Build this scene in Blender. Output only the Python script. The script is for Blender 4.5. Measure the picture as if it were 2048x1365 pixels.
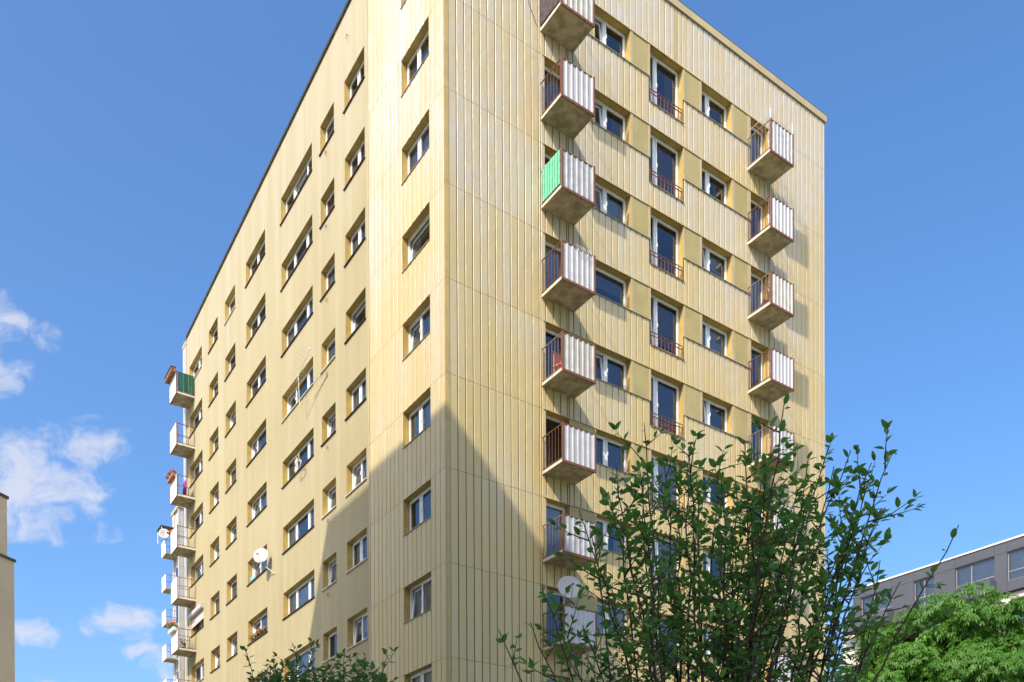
import bpy, math, random
from mathutils import Vector, Matrix
random.seed(7)
S = bpy.context.scene
for o in list(bpy.data.objects):
    bpy.data.objects.remove(o)
COL = S.collection

# ------------------------------------------------------------------ camera
F_PX, CY_PX, YAW = 1788.0, 1806.3, 0.5991
PITCH, ROLL = math.radians(-0.406), math.radians(-0.247)
CAM = Vector((0, 0, 1.6))
RX = Vector((math.cos(YAW), math.sin(YAW), 0))       # along the right face
LY = Vector((-math.sin(YAW), math.cos(YAW), 0))      # along the left face
CORNER = Vector((-1.900, 26.544, 0))
_r0, _u0 = Vector((1, 0, 0)), Vector((0, -math.sin(PITCH), math.cos(PITCH)))
FWD = Vector((0, math.cos(PITCH), math.sin(PITCH)))
RGT = math.cos(ROLL) * _r0 + math.sin(ROLL) * _u0
UPV = -math.sin(ROLL) * _r0 + math.cos(ROLL) * _u0
cd = bpy.data.cameras.new('camera')
cam = bpy.data.objects.new('camera', cd)
COL.objects.link(cam)
cd.sensor_fit = 'HORIZONTAL'
cd.sensor_width = 36
cd.lens = 36 * F_PX / 2048
cd.shift_y = (CY_PX - 682.5) / 2048
cd.clip_start, cd.clip_end = 0.1, 6000
m = Matrix((RGT, UPV, -FWD)).transposed().to_4x4()
m.translation = CAM
cam.matrix_world = m
S.camera = cam

def ray(u, v):
    return FWD + RGT * ((u - 1024) / F_PX) - UPV * ((v - CY_PX) / F_PX)
def proj(P):
    d = P - CAM
    k = d.dot(FWD)
    return 1024 + F_PX * d.dot(RGT) / k, CY_PX - F_PX * d.dot(UPV) / k

# ------------------------------------------------------------------ sky, sun, exposure
SUN = (-RX * 2.19 - LY * 1.05 + Vector((0, 0, 2.17))).normalized()   # towards the sun
ELEV = math.asin(SUN.z)
AZ = math.atan2(SUN.x, SUN.y)
W = bpy.data.worlds.new('World')
S.world = W
W.use_nodes = True
wn, wl = W.node_tree.nodes, W.node_tree.links
wn.clear()
def wnode(t, **kw):
    n = wn.new(t)
    for k, v in kw.items():
        setattr(n, k, v)
    return n
def wmath(op, a, b=None, c=None):
    n = wnode('ShaderNodeMath', operation=op)
    for i, x in enumerate((a, b, c)):
        if x is None: continue
        if isinstance(x, (int, float)): n.inputs[i].default_value = x
        else: wl.new(x, n.inputs[i])
    return n.outputs[0]
sky = wnode('ShaderNodeTexSky', sky_type='NISHITA', sun_disc=False)
sky.sun_elevation = ELEV
sky.sun_rotation = AZ
sky.altitude = 100
sky.air_density = 1.0
sky.dust_density = 4.0
sky.ozone_density = 5.0
bg = wnode('ShaderNodeBackground')
bg.inputs[1].default_value = 0.122
wout = wnode('ShaderNodeOutputWorld')
tc = wnode('ShaderNodeTexCoord')
# small cumulus clouds, laid out on a flat layer seen through the direction (p, q) = (x, z) / |y|
sep = wnode('ShaderNodeSeparateXYZ'); wl.new(tc.outputs['Generated'], sep.inputs[0])
ay = wmath('MAXIMUM', wmath('ABSOLUTE', sep.outputs[1]), .02)
cp_, cq_ = wmath('DIVIDE', sep.outputs[0], ay), wmath('DIVIDE', sep.outputs[2], ay)
blobs = [(60, 975, 190, 130, .95), (130, 890, 175, 65, .85), (0, 650, 85, 80, .7), (-10, 745, 75, 70, .7), (78, 675, 55, 42, .5),
         (258, 1245, 105, 52, .9), (55, 1258, 90, 40, .7), (272, 1298, 65, 34, .6), (203, 1065, 52, 26, .6), (345, 1330, 60, 60, .7), (60, 1375, 120, 40, .6),
         # the same kind of small clouds further round the sky, outside the picture
         (-520, 900, 420, 170, .95), (-1100, 1200, 420, 150, .95), (2900, 1150, 450, 150, .9)]
pq = []
for (u, v, su, sv, amp) in blobs:
    d = ray(u, v); pq.append((d.x / d.y, d.z / d.y, su / F_PX, sv / F_PX, amp))
def coverage(p, q, grow):
    acc = None
    for (p0, q0, sp, sq, amp) in pq:
        sp *= grow; sq *= grow
        x = wmath('MULTIPLY_ADD', p, 1 / sp, -p0 / sp); y = wmath('MULTIPLY_ADD', q, 1 / sq, -q0 / sq)
        g_ = wmath('MULTIPLY_ADD', wmath('MULTIPLY_ADD', y, y, wmath('MULTIPLY', x, x)), -amp, amp)
        acc = wmath('MAXIMUM', acc if acc is not None else 0.0, g_)
    return acc
gate = wmath('GREATER_THAN', coverage(cp_, cq_, 1.15), 0.0)
cv = wnode('ShaderNodeCombineXYZ'); wl.new(cp_, cv.inputs[0]); wl.new(cq_, cv.inputs[1])
def wnoise(vec, sc, det, rough=.55):
    n = wnode('ShaderNodeTexNoise'); n.noise_dimensions = '2D'
    n.inputs['Scale'].default_value = sc; n.inputs['Detail'].default_value = det; n.inputs['Roughness'].default_value = rough
    wl.new(vec, n.inputs['Vector']); return n
w1 = wnoise(cv.outputs[0], 16, 2)
ws = wnode('ShaderNodeSeparateColor'); wl.new(w1.outputs['Color'], ws.inputs[0])
pw_, qw_ = wmath('MULTIPLY_ADD', wmath('SUBTRACT', ws.outputs[0], .5), .05, cp_), wmath('MULTIPLY_ADD', wmath('SUBTRACT', ws.outputs[1], .5), .035, cq_)
acc = coverage(pw_, qw_, 1.0)
cv2 = wnode('ShaderNodeCombineXYZ'); wl.new(wmath('MULTIPLY', pw_, .8), cv2.inputs[0]); wl.new(qw_, cv2.inputs[1])
nz = wnoise(cv2.outputs[0], 26, 7, .6)
dens = wmath('MULTIPLY_ADD', wmath('SUBTRACT', nz.outputs[0], .5), 2.1, acc)
ramp = wnode('ShaderNodeMapRange', interpolation_type='SMOOTHSTEP')
ramp.inputs['From Min'].default_value = .22; ramp.inputs['From Max'].default_value = 1.12
ramp.inputs['To Max'].default_value = .78
wl.new(dens, ramp.inputs[0])
edge = wnode('ShaderNodeMapRange', interpolation_type='SMOOTHSTEP'); edge.inputs['From Max'].default_value = .25
wl.new(acc, edge.inputs[0])
cfac = wmath('MULTIPLY', wmath('MULTIPLY', ramp.outputs[0], edge.outputs[0]), gate)
hsv = wnode('ShaderNodeHueSaturation'); hsv.inputs['Saturation'].default_value = 1.17; hsv.inputs['Value'].default_value = 1.0
wl.new(sky.outputs[0], hsv.inputs['Color'])
cmix = wnode('ShaderNodeMix', data_type='RGBA')
wl.new(cfac, cmix.inputs['Factor']); wl.new(hsv.outputs[0], cmix.inputs['A'])
cmix.inputs['B'].default_value = (2.7, 2.75, 3.1, 1)
bg2 = wnode('ShaderNodeBackground'); bg2.inputs[1].default_value = 0.122
wl.new(hsv.outputs[0], bg.inputs[0]); wl.new(cmix.outputs['Result'], bg2.inputs[0])
wmix = wnode('ShaderNodeMixShader')
wl.new(gate, wmix.inputs[0]); wl.new(bg.outputs[0], wmix.inputs[1]); wl.new(bg2.outputs[0], wmix.inputs[2])
wl.new(wmix.outputs[0], wout.inputs[0])

sd = bpy.data.lights.new('sun', 'SUN')
sd.energy = 2.25
sd.angle = math.radians(0.53)
sd.color = (1.0, .91, .77)
sun = bpy.data.objects.new('sun', sd)
COL.objects.link(sun)
sun.rotation_euler = SUN.to_track_quat('Z', 'Y').to_euler()
sun.location = (0, -20, 60)

vs = S.view_settings
vs.view_transform = 'Standard'
vs.look = 'None'
vs.exposure = 1.27
vs.gamma = 1
S.render.engine = 'CYCLES'
S.cycles.max_bounces = 5
S.cycles.diffuse_bounces = 3
S.cycles.glossy_bounces = 3
S.cycles.transmission_bounces = 3
S.cycles.transparent_max_bounces = 8

# ------------------------------------------------------------------ helpers
class MB:
    def __init__(s):
        s.v, s.f, s.m = [], [], []
    def quad(s, a, b, c, d, mi=0):
        i = len(s.v); s.v += [a, b, c, d]; s.f.append((i, i + 1, i + 2, i + 3)); s.m.append(mi)
    def box(s, x0, x1, y0, y1, z0, z1, mi=0, top=0.0):
        i = len(s.v)
        s.v += [(x0, y0, z0), (x1, y0, z0), (x1, y1, z0), (x0, y1, z0), (x0, y0, z1), (x1, y0, z1), (x1, y1, z1), (x0, y1, z1)]
        for q in ((0, 3, 2, 1), (4, 5, 6, 7), (0, 1, 5, 4), (1, 2, 6, 5), (2, 3, 7, 6), (3, 0, 4, 7)):
            s.f.append(tuple(i + k for k in q)); s.m.append(mi)
        return s
    def tube(s, pts, rad, n=6, mi=0, cap=True):
        pts = [Vector(p) for p in pts]
        rads = rad if isinstance(rad, (list, tuple)) else [rad] * len(pts)
        base = len(s.v)
        t0 = (pts[1] - pts[0]).normalized()
        ref = Vector((0, 0, 1)) if abs(t0.z) < .9 else Vector((1, 0, 0))
        a = t0.cross(ref).normalized()
        for i, p in enumerate(pts):
            t = (pts[min(i + 1, len(pts) - 1)] - pts[max(i - 1, 0)])
            t = t.normalized() if t.length > 1e-9 else t0
            a = (a - t * a.dot(t)).normalized()
            b = t.cross(a)
            for k in range(n):
                an = 2 * math.pi * k / n
                s.v.append(tuple(p + (a * math.cos(an) + b * math.sin(an)) * rads[i]))
        for i in range(len(pts) - 1):
            for k in range(n):
                q = base + i * n
                s.f.append((q + k, q + (k + 1) % n, q + n + (k + 1) % n, q + n + k)); s.m.append(mi)
        if cap:
            s.f.append(tuple(base + k for k in range(n))[::-1]); s.m.append(mi)
            q = base + (len(pts) - 1) * n
            s.f.append(tuple(q + k for k in range(n))); s.m.append(mi)
        return s
    def mesh(s, name, mats, smooth=False):
        me = bpy.data.meshes.new(name)
        me.from_pydata([tuple(v) for v in s.v], [], s.f)
        mats = mats if isinstance(mats, (list, tuple)) else [mats]
        for k in mats: me.materials.append(k)
        if len(mats) > 1: me.polygons.foreach_set('material_index', s.m)
        if smooth: me.polygons.foreach_set('use_smooth', [True] * len(me.polygons))
        me.update()
        return me
    def build(s, name, mats, parent=None, loc=(0, 0, 0), rot=0.0, smooth=False):
        return link(name, s.mesh(name, mats, smooth), parent, loc, rot)
def link(name, me, parent=None, loc=(0, 0, 0), rot=0.0):
    o = bpy.data.objects.new(name, me)
    COL.objects.link(o)
    o.parent = parent
    o.location = loc
    o.rotation_euler = rot if isinstance(rot, (tuple, list)) else (0, 0, rot)
    return o
def empty(name, loc=(0, 0, 0), rz=0.0, label=None, cat=None, group=None):
    o = link(name, None, None, loc, rz)
    o.empty_display_size = .3
    if label: tag(o, label, cat, group)
    return o
def tag(o, label, cat, group=None):
    o['label'] = label; o['category'] = cat
    if group: o['group'] = group
    return o

# ------------------------------------------------------------------ materials
class NT:
    def __init__(s, name):
        s.mat = bpy.data.materials.new(name); s.mat.use_nodes = True
        s.n, s.l = s.mat.node_tree.nodes, s.mat.node_tree.links
        s.n.clear()
        s.out = s.n.new('ShaderNodeOutputMaterial')
        s.b = s.n.new('ShaderNodeBsdfPrincipled')
        s.l.new(s.b.outputs[0], s.out.inputs[0])
        s.geo = s.n.new('ShaderNodeNewGeometry')
    def put(s, sock, x):
        if hasattr(x, 'node'): s.l.new(x, sock)
        elif isinstance(x, (tuple, list)) and len(x) == 3 and sock.type == 'RGBA': sock.default_value = (*x, 1)
        else: sock.default_value = x
    def math(s, op, a, b=0.0, c=None, clamp=False):
        n = s.n.new('ShaderNodeMath'); n.operation = op; n.use_clamp = clamp
        s.put(n.inputs[0], a); s.put(n.inputs[1], b)
        if c is not None: s.put(n.inputs[2], c)
        return n.outputs[0]
    def vec(s, op, a, b):
        n = s.n.new('ShaderNodeVectorMath'); n.operation = op
        s.put(n.inputs[0], a); s.put(n.inputs[1], b)
        return n.outputs['Value'] if op in ('DOT_PRODUCT', 'LENGTH') else n.outputs[0]
    def noise(s, vec, scale, detail=4, rough=.55, dist=0.0):
        n = s.n.new('ShaderNodeTexNoise')
        s.put(n.inputs['Vector'], vec); n.inputs['Scale'].default_value = scale
        n.inputs['Detail'].default_value = detail; n.inputs['Roughness'].default_value = rough; n.inputs['Distortion'].default_value = dist
        return n.outputs[0]
    def rng(s, x, a, b, c=0.0, d=1.0, smooth=True):
        n = s.n.new('ShaderNodeMapRange'); n.interpolation_type = 'SMOOTHSTEP' if smooth else 'LINEAR'
        s.put(n.inputs[0], x)
        for k, v in zip(('From Min', 'From Max', 'To Min', 'To Max'), (a, b, c, d)): n.inputs[k].default_value = v
        return n.outputs[0]
    def mix(s, f, a, b, mode='MIX'):
        n = s.n.new('ShaderNodeMix'); n.data_type = 'RGBA'; n.blend_type = mode
        s.put(n.inputs['Factor'], f); s.put(n.inputs['A'], a); s.put(n.inputs['B'], b)
        return n.outputs['Result']
    def bump(s, h, strength, dist=.02):
        n = s.n.new('ShaderNodeBump'); n.inputs['Strength'].default_value = strength; n.inputs['Distance'].default_value = dist
        s.put(n.inputs['Height'], h); s.l.new(n.outputs[0], s.b.inputs['Normal'])
        return n
    def pos(s, sc=(1, 1, 1)):
        if sc == (1, 1, 1): return s.geo.outputs['Position']
        return s.vec('MULTIPLY', s.geo.outputs['Position'], sc)
    def rand(s):
        return s.n.new('ShaderNodeObjectInfo').outputs['Random']
    def set(s, **kw):
        names = {'col': 'Base Color', 'rough': 'Roughness', 'metal': 'Metallic', 'spec': 'Specular IOR Level', 'trans': 'Transmission Weight', 'sss': 'Subsurface Weight', 'coat': 'Coat Weight'}
        for k, v in kw.items(): s.put(s.b.inputs[names[k]], v)
        return s

def simple(name, col, rough=.6, var=.12, scale=6.0, metal=0.0, spec=.4, bump=0.0, bscale=30.0):
    t = NT(name)
    n = t.noise(t.pos(), scale, 5)
    t.set(col=t.mix(t.rng(n, .3, .7), tuple(c * (1 - var) for c in col), tuple(min(1, c * (1 + var)) for c in col)), rough=rough, metal=metal, spec=spec)
    if bump: t.bump(t.noise(t.pos(), bscale, 4), bump)
    return t.mat

def plaster_mat():
    t = NT('plaster')
    p = t.pos()
    big = t.noise(p, .22, 4)
    streak = t.noise(t.pos((1.6, 1.6, .09)), 1.0, 6, .6)
    fine = t.noise(p, 14, 4)
    c = t.mix(t.rng(big, .3, .7), (.368, .308, .174), (.402, .340, .200))
    c = t.mix(t.rng(streak, .45, .75, 0, .6), c, (.455, .40, .265))
    c = t.mix(t.rng(streak, .45, .22, 0, .55), c, (.345, .275, .142))
    c = t.mix(t.rng(fine, .35, .7, 0, .14), c, (.34, .275, .15))
    # colour gets paler towards the parapet, broken up by the streak noise
    zc = t.n.new('ShaderNodeSeparateXYZ'); t.l.new(p, zc.inputs[0])
    top = t.math('MULTIPLY', t.rng(zc.outputs[2], 24, 33), t.rng(streak, .3, .7, .25, .8))
    c = t.mix(top, c, (.43, .385, .285))
    t.set(col=c, rough=.9, spec=.2)
    t.bump(t.math('ADD', t.noise(p, 90, 3), t.math('MULTIPLY', t.noise(p, 3.0, 3), 1.5)), .22, .02)
    return t.mat

def clad_mat(name='cladding', ca=(.572, .436, .192), cb=(.598, .468, .222), pale=(.545, .502, .430), amount=1.0):
    """painted sheet strips: yellow cream, turning pale grey in patches and towards the top, slightly wavy"""
    t = NT(name)
    p = t.pos()
    ar = t.vec('DOT_PRODUCT', p, tuple(RX)); al = t.vec('DOT_PRODUCT', p, tuple(LY))
    cx = t.n.new('ShaderNodeCombineXYZ')
    sep = t.n.new('ShaderNodeSeparateXYZ'); t.l.new(p, sep.inputs[0])
    t.l.new(t.math('FLOOR', t.math('DIVIDE', t.math('SUBTRACT', ar, CORNER.dot(RX) + .15), .2755)), cx.inputs[0])
    t.l.new(t.math('FLOOR', t.math('DIVIDE', t.math('SUBTRACT', al, CORNER.dot(LY) + .04), .3)), cx.inputs[1])
    t.l.new(t.math('FLOOR', t.math('DIVIDE', t.math('SUBTRACT', sep.outputs[2], .32), 2.8)), cx.inputs[2])
    wn_ = t.n.new('ShaderNodeTexWhiteNoise'); wn_.noise_dimensions = '3D'; t.l.new(cx.outputs[0], wn_.inputs['Vector'])
    rnd = wn_.outputs['Value']
    wave = t.noise(t.pos((1.2, 1.2, 1)), 2.6, 3, .5, .4)
    big = t.noise(p, .3, 3)
    streak = t.noise(t.pos((5, 5, .25)), 1.0, 5)
    c = t.mix(t.rng(rnd, 0, 1), ca, cb)
    h = t.rng(sep.outputs[2], 10, 33.5, 0.0, .62, False)
    pale_fac = t.math('MULTIPLY', t.math('ADD', h, t.math('ADD', t.math('MULTIPLY', t.math('SUBTRACT', rnd, .5), .16), t.math('MULTIPLY', t.math('SUBTRACT', big, .5), 1.0))), amount, clamp=True)  # pale grey share: rises with height, varied per strip and by noise
    pale_fac = t.math('MULTIPLY', t.rng(pale_fac, .05, .75), t.rng(wave, .3, .7, .45, 1.0))
    c = t.mix(pale_fac, c, pale)
    c = t.mix(t.rng(streak, .55, .8, 0, .14), c, (.42, .315, .15))
    t.set(col=c, rough=t.rng(wave, .3, .7, .33, .5), spec=.5)
    b = t.bump(t.math('ADD', wave, t.math('MULTIPLY', t.noise(t.pos((1, 1, 2.2)), 4.5, 2), .25)), .33, .05)
    return t.mat

M = {}
M['plaster'] = plaster_mat()
M['clad'] = clad_mat()
M['clad_far'] = clad_mat('cladding_far', (.45, .38, .26), (.48, .43, .32), (.50, .48, .45), 2.2)
M['backing'] = simple('joint_backing', (.12, .078, .032), .8, .2)
M['reveal'] = simple('reveal_paint_bounce', (.45, .315, .095), .75, .12, 3, bump=.1)  # olive reveal paint, its yellow deepened to carry light bounced inside the recess
M['trim'] = simple('trim_sheet', (.50, .36, .145), .45, .08, 2)
M['trim_pale'] = simple('trim_pale', (.50, .395, .215), .45, .08, 2)
M['infill'] = simple('infill_panel', (.425, .335, .142), .6, .07, 1.5, bump=.05)
M['flashing'] = simple('flashing', (.32, .27, .20), .45, .15, 4)
M['gutter'] = simple('gutter_metal', (.075, .068, .055), .5, .25, 5)
M['pvc'] = simple('white_frame', (.78, .78, .76), .35, .05, 2)
M['sill_brown'] = simple('sill_brown', (.065, .028, .018), .5, .3, 5)
M['sill_pale'] = simple('sill_pale', (.62, .56, .46), .45, .12, 5)
M['concrete'] = simple('balcony_concrete', (.39, .325, .215), .9, .30, 3.5, bump=.5, bscale=45)
M['concrete_white'] = simple('slab_edge', (.60, .54, .42), .8, .15, 5)
M['panel_white'] = simple('corrugated_panel', (.52, .495, .485), .4, .08, 3)
M['panel_white1'] = simple('corrugated_panel_cream', (.50, .46, .40), .45, .12, 4)
M['panel_white2'] = simple('corrugated_panel_dull', (.43, .42, .42), .5, .16, 5)
M['panel_flat'] = simple('flat_panel', (.78, .72, .68), .5, .06, 2)
M['rust'] = simple('red_brown_paint', (.19, .072, .042), .55, .3, 14, bump=.1)
M['rail'] = simple('rail_paint', (.13, .055, .03), .5, .35, 14)
M['rail_grey'] = simple('rail_grey', (.18, .13, .10), .5, .3, 14)
M['green'] = simple('green_slat', (.16, .56, .33), .5, .15, 6)
M['green_dark'] = simple('green_sheet', (.015, .085, .05), .45, .35, 8)
M['dark_cover'] = simple('dark_cover', (.07, .055, .06), .8, .35, 9)
M['brown_wood'] = simple('brown_wood', (.20, .085, .04), .7, .3, 9)
M['interior'] = simple('interior', (.28, .25, .21), .9, .2, 1)
M['white'] = simple('white_paint', (.74, .73, .71), .45, .06, 4)
M['dish'] = simple('dish_paint', (.40, .385, .355), .4, .05, 3)
M['metal'] = simple('grey_metal', (.42, .40, .37), .4, .15, 8, metal=.7)
M['dark'] = simple('dark_plastic', (.03, .03, .03), .5, .2, 6)
M['cable'] = simple('cable_cream', (.62, .50, .30), .6, .1, 6)
M['cable_dark'] = simple('cable_dark', (.05, .035, .025), .6, .2, 6)
M['shutter'] = simple('shutter_slat', (.58, .50, .44), .55, .08, 4)
M['terracotta'] = simple('terracotta', (.36, .12, .05), .8, .2, 9)
M['petal_red'] = simple('petal_red', (.60, .10, .09), .7, .3, 30)
M['petal_orange'] = simple('petal_orange', (.75, .25, .10), .7, .3, 30)
M['cloth_purple'] = simple('cloth_purple', (.32, .03, .25), .85, .2, 14)
M['cloth_pink'] = simple('cloth_pink', (.55, .16, .14), .85, .2, 10)
M['cloth_blue'] = simple('cloth_blue', (.22, .55, .68), .85, .2, 14)
M['beige_render'] = simple('beige_render', (.60, .55, .46), .9, .06, .6, bump=.15, bscale=40)
M['grey_panel'] = simple('grey_panel', (.075, .078, .092), .55, .06, .7)
M['grey_dark'] = simple('grey_dark', (.07, .07, .08), .5, .1, 2)
M['alu'] = simple('taupe_frame', (.28, .24, .23), .45, .08, 3)
M['asphalt'] = simple('asphalt', (.06, .06, .06), .9, .3, 3, bump=.3)

def glass_mat():
    t = NT('window_glass')
    tr = t.n.new('ShaderNodeBsdfTransparent'); tr.inputs[0].default_value = (.90, .93, .96, 1)
    gl = t.n.new('ShaderNodeBsdfGlossy'); gl.inputs['Roughness'].default_value = .015; gl.inputs[0].default_value = (.9, .95, 1, 1)
    fr = t.n.new('ShaderNodeFresnel'); fr.inputs[0].default_value = 2.1
    bm = t.n.new('ShaderNodeBump'); bm.inputs['Strength'].default_value = .03; bm.inputs['Distance'].default_value = .02
    t.l.new(t.noise(t.pos(), 1.6, 2), bm.inputs['Height'])
    t.l.new(bm.outputs[0], gl.inputs['Normal'])
    mx = t.n.new('ShaderNodeMixShader')
    t.l.new(fr.outputs[0], mx.inputs[0]); t.l.new(tr.outputs[0], mx.inputs[1]); t.l.new(gl.outputs[0], mx.inputs[2])
    t.l.new(mx.outputs[0], t.out.inputs[0])
    return t.mat
M['glass'] = glass_mat()
def curtain_mat(name, col):
    t = NT(name)
    t.set(col=t.mix(t.rng(t.noise(t.pos((1, 1, .1)), 16, 3), .3, .7), tuple(c * .85 for c in col), col), rough=.9, spec=.1)
    tl = t.n.new('ShaderNodeBsdfTranslucent'); tl.inputs[0].default_value = (*col, 1)
    mx = t.n.new('ShaderNodeMixShader'); mx.inputs[0].default_value = .3
    t.l.new(t.b.outputs[0], mx.inputs[1]); t.l.new(tl.outputs[0], mx.inputs[2]); t.l.new(mx.outputs[0], t.out.inputs[0])
    return t.mat
M['curtain'] = [curtain_mat('curtain_white', (.72, .71, .70)), curtain_mat('curtain_cream', (.58, .52, .42)), curtain_mat('curtain_brown', (.30, .17, .10)), curtain_mat('curtain_blue', (.22, .24, .34))]

def leaf_mat(name, ca, cb, trans=.35, rough=.38, hue=.5):
    t = NT(name)
    r = t.rand()
    n = t.noise(t.pos(), 9, 2)
    f = t.math('ADD', t.math('MULTIPLY', r, .5), t.math('MULTIPLY', t.rng(n, .3, .7), .5))
    c = t.mix(f, ca, cb)
    t.set(col=c, rough=rough, spec=.5)
    tl = t.n.new('ShaderNodeBsdfTranslucent'); t.l.new(t.mix(.5, c, (.22, .30, .03)), tl.inputs[0])
    mx = t.n.new('ShaderNodeMixShader'); mx.inputs[0].default_value = trans
    t.l.new(t.b.outputs[0], mx.inputs[1]); t.l.new(tl.outputs[0], mx.inputs[2]); t.l.new(mx.outputs[0], t.out.inputs[0])
    return t.mat
M['leaf'] = leaf_mat('shrub_leaf', (.062, .205, .050), (.190, .40, .078), .45, .36)
M['chestnut'] = leaf_mat('chestnut_leaf', (.034, .140, .011), (.095, .250, .020), .35, .45)
M['plant'] = leaf_mat('plant_leaf', (.04, .11, .02), (.08, .17, .03), .3)
M['bark'] = simple('shrub_bark', (.075, .048, .035), .85, .3, 30, bump=.3)
M['bark2'] = simple('tree_bark', (.10, .075, .05), .9, .3, 8, bump=.5)

# ------------------------------------------------------------------ ground
g = MB()
g.quad((-3000, -3000, 0), (3000, -3000, 0), (3000, 3000, 0), (-3000, 3000, 0))
gt = NT('ground_mix')
gn = gt.noise(gt.pos(), .06, 4)
gt.set(col=gt.mix(gt.rng(gn, .42, .56), (.34, .31, .27), (.10, .15, .05)), rough=.95)
gr = g.build('ground', gt.mat); gr['kind'] = 'structure'

# ------------------------------------------------------------------ the yellow apartment block
B = empty('apartment_building', CORNER, YAW, 'tall yellow apartment block with ribbed sheet cladding, plaster side and small balconies', 'apartment building')
YL = 30.05                 # far end of the left face
PL = .2                    # plaster plane behind the cladding plane
HM = 3.13                  # heads of the openings in the cladding, floor 0
ROT_L = -math.pi / 2
ROWS = list(range(2, 11))

def facade(holes, a0, a1, z0, z1, depth):
    """wall sheet with openings and their reveals; a along, outward -y"""
    mb = MB()
    A = sorted({a0, a1, *[h[0] for h in holes], *[h[1] for h in holes]})
    Z = sorted({z0, z1, *[h[2] for h in holes], *[h[3] for h in holes]})
    A = [a for i, a in enumerate(A) if i == 0 or a - A[i - 1] > 1e-6]
    for i in range(len(A) - 1):
        am = (A[i] + A[i + 1]) / 2
        hs = [h for h in holes if h[0] < am < h[1]]
        run = None
        for k in range(len(Z) - 1):
            zm = (Z[k] + Z[k + 1]) / 2
            if any(h[2] < zm < h[3] for h in hs): continue
            mb.quad((A[i], 0, Z[k]), (A[i + 1], 0, Z[k]), (A[i + 1], 0, Z[k + 1]), (A[i], 0, Z[k + 1]))
    for (p, q, r, s) in holes:
        d = depth
        mb.quad((p, 0, r), (p, d, r), (p, d, s), (p, 0, s), 1)
        mb.quad((q, d, r), (q, 0, r), (q, 0, s), (q, d, s), 1)
        mb.quad((p, d, s), (q, d, s), (q, 0, s), (p, 0, s), 1)
        mb.quad((p, 0, r), (q, 0, r), (q, d, r), (p, d, r), 1)
    return mb

# ---- openings: left face (y ranges, local), columns
COLS_L = {'A': (5.87, 7.57), 'B': (8.53, 9.85), 'C': (10.70, 14.18), 'D': (16.21, 18.90), 'E': (20.55, 22.20), 'F': (23.44, 25.05), 'G': (26.36, 28.88)}
SASH_L = {'A': [.46, .54], 'B': [1], 'C': [.3, .4, .3], 'D': [.42, .58], 'E': [1], 'F': [1], 'G': [.5, .5], 'M': [.45, .55]}
def zh(n): return 3.41 + 2.8 * n
def zs(n): return 2.31 + 2.8 * n
DL = .33
holes = [(YL - y1, YL - y0, zs(n), zh(n)) for n in ROWS for (y0, y1) in COLS_L.values()]
def zroof(y): return 34.07 - .0245 * y
pw = facade(holes, .65, YL - 5.25, 0, 33.0, DL)
# the sloping strip under the eaves
pw.quad((.65, 0, 33.0), (YL - 5.25, 0, 33.0), (YL - 5.25, 0, zroof(5.25)), (.65, 0, zroof(29.4)))
pw.build('plaster_wall', [M['plaster'], M['reveal']], B, (PL, YL, 0), ROT_L)

# left cladding: joints as seen, in y
MY0, MY1 = .93, 2.72
J_L = [.04, .34, .64, .93, 1.23, 1.53, 1.83, 2.13, 2.43, 2.72, 3.03, 3.33, 3.62, 3.93, 4.24, 4.55, 4.86, 5.17]
hm = [(YL - MY1, YL - MY0, HM + 2.8 * n - 1.15, HM + 2.8 * n) for n in ROWS]
lw = facade(hm, YL - 5.25, YL - .03, 0, 33.3, .28)
lw.build('clad_wall', [M['backing'], M['reveal']], B, (.026, YL, 0), ROT_L)
# right backing wall
DR = .33
DOORS = [(3.71, 4.64), (13.41, 14.40)]
WIN1, WIN2, FRN = (5.77, 7.33), (10.78, 12.36), (8.25, 9.84)
hr = []
for n in ROWS:
    H = HM + 2.8 * n - .01
    for d in DOORS: hr.append((d[0], d[1], H - 1.98, H))
    hr.append((WIN1[0], WIN1[1], H - 1.13, H)); hr.append((WIN2[0], WIN2[1], H - 1.13, H)); hr.append((FRN[0], FRN[1], H - 1.97, H))
rw = facade(hr, .03, 17.87, 0, 33.3, DR - .026)
rw.build('clad_wall', [M['backing'], M['reveal']], B, (0, .026, 0), 0)
# far walls and the inner core that stops the view through the windows
e = MB(); e.box(17.60, 17.86, .05, YL - .02, 0, 33.3); e.box(.25, 17.6, YL - .25, YL - .01, 0, 33.0); e.build('plaster_wall', M['plaster'], B)
MB().box(1.5, 17.4, 1.45, YL - .5, .02, 33.0).build('inner_core', M['interior'], B)
sl = MB()
for n in range(1, 12):
    sl.box(.46, 1.5, .5, YL - .3, 2.8 * n + .55, 2.8 * n + .8)
    sl.box(1.5, 17.4, .37, 1.45, 2.8 * n + .55, 2.8 * n + .8)
sl.build('floor_slabs', M['interior'], B)
pt = MB()
for y in (5.2, 8.05, 10.3, 15.2, 19.7, 22.8, 25.7):
    pt.box(.46, 1.5, y - .06, y + .06, .1, 33)
for x in (3.2, 5.2, 7.8, 10.3, 12.9, 15.0):
    pt.box(x - .06, x + .06, .37, 1.45, .1, 33)
pt.build('partitions', M['interior'], B)
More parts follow.
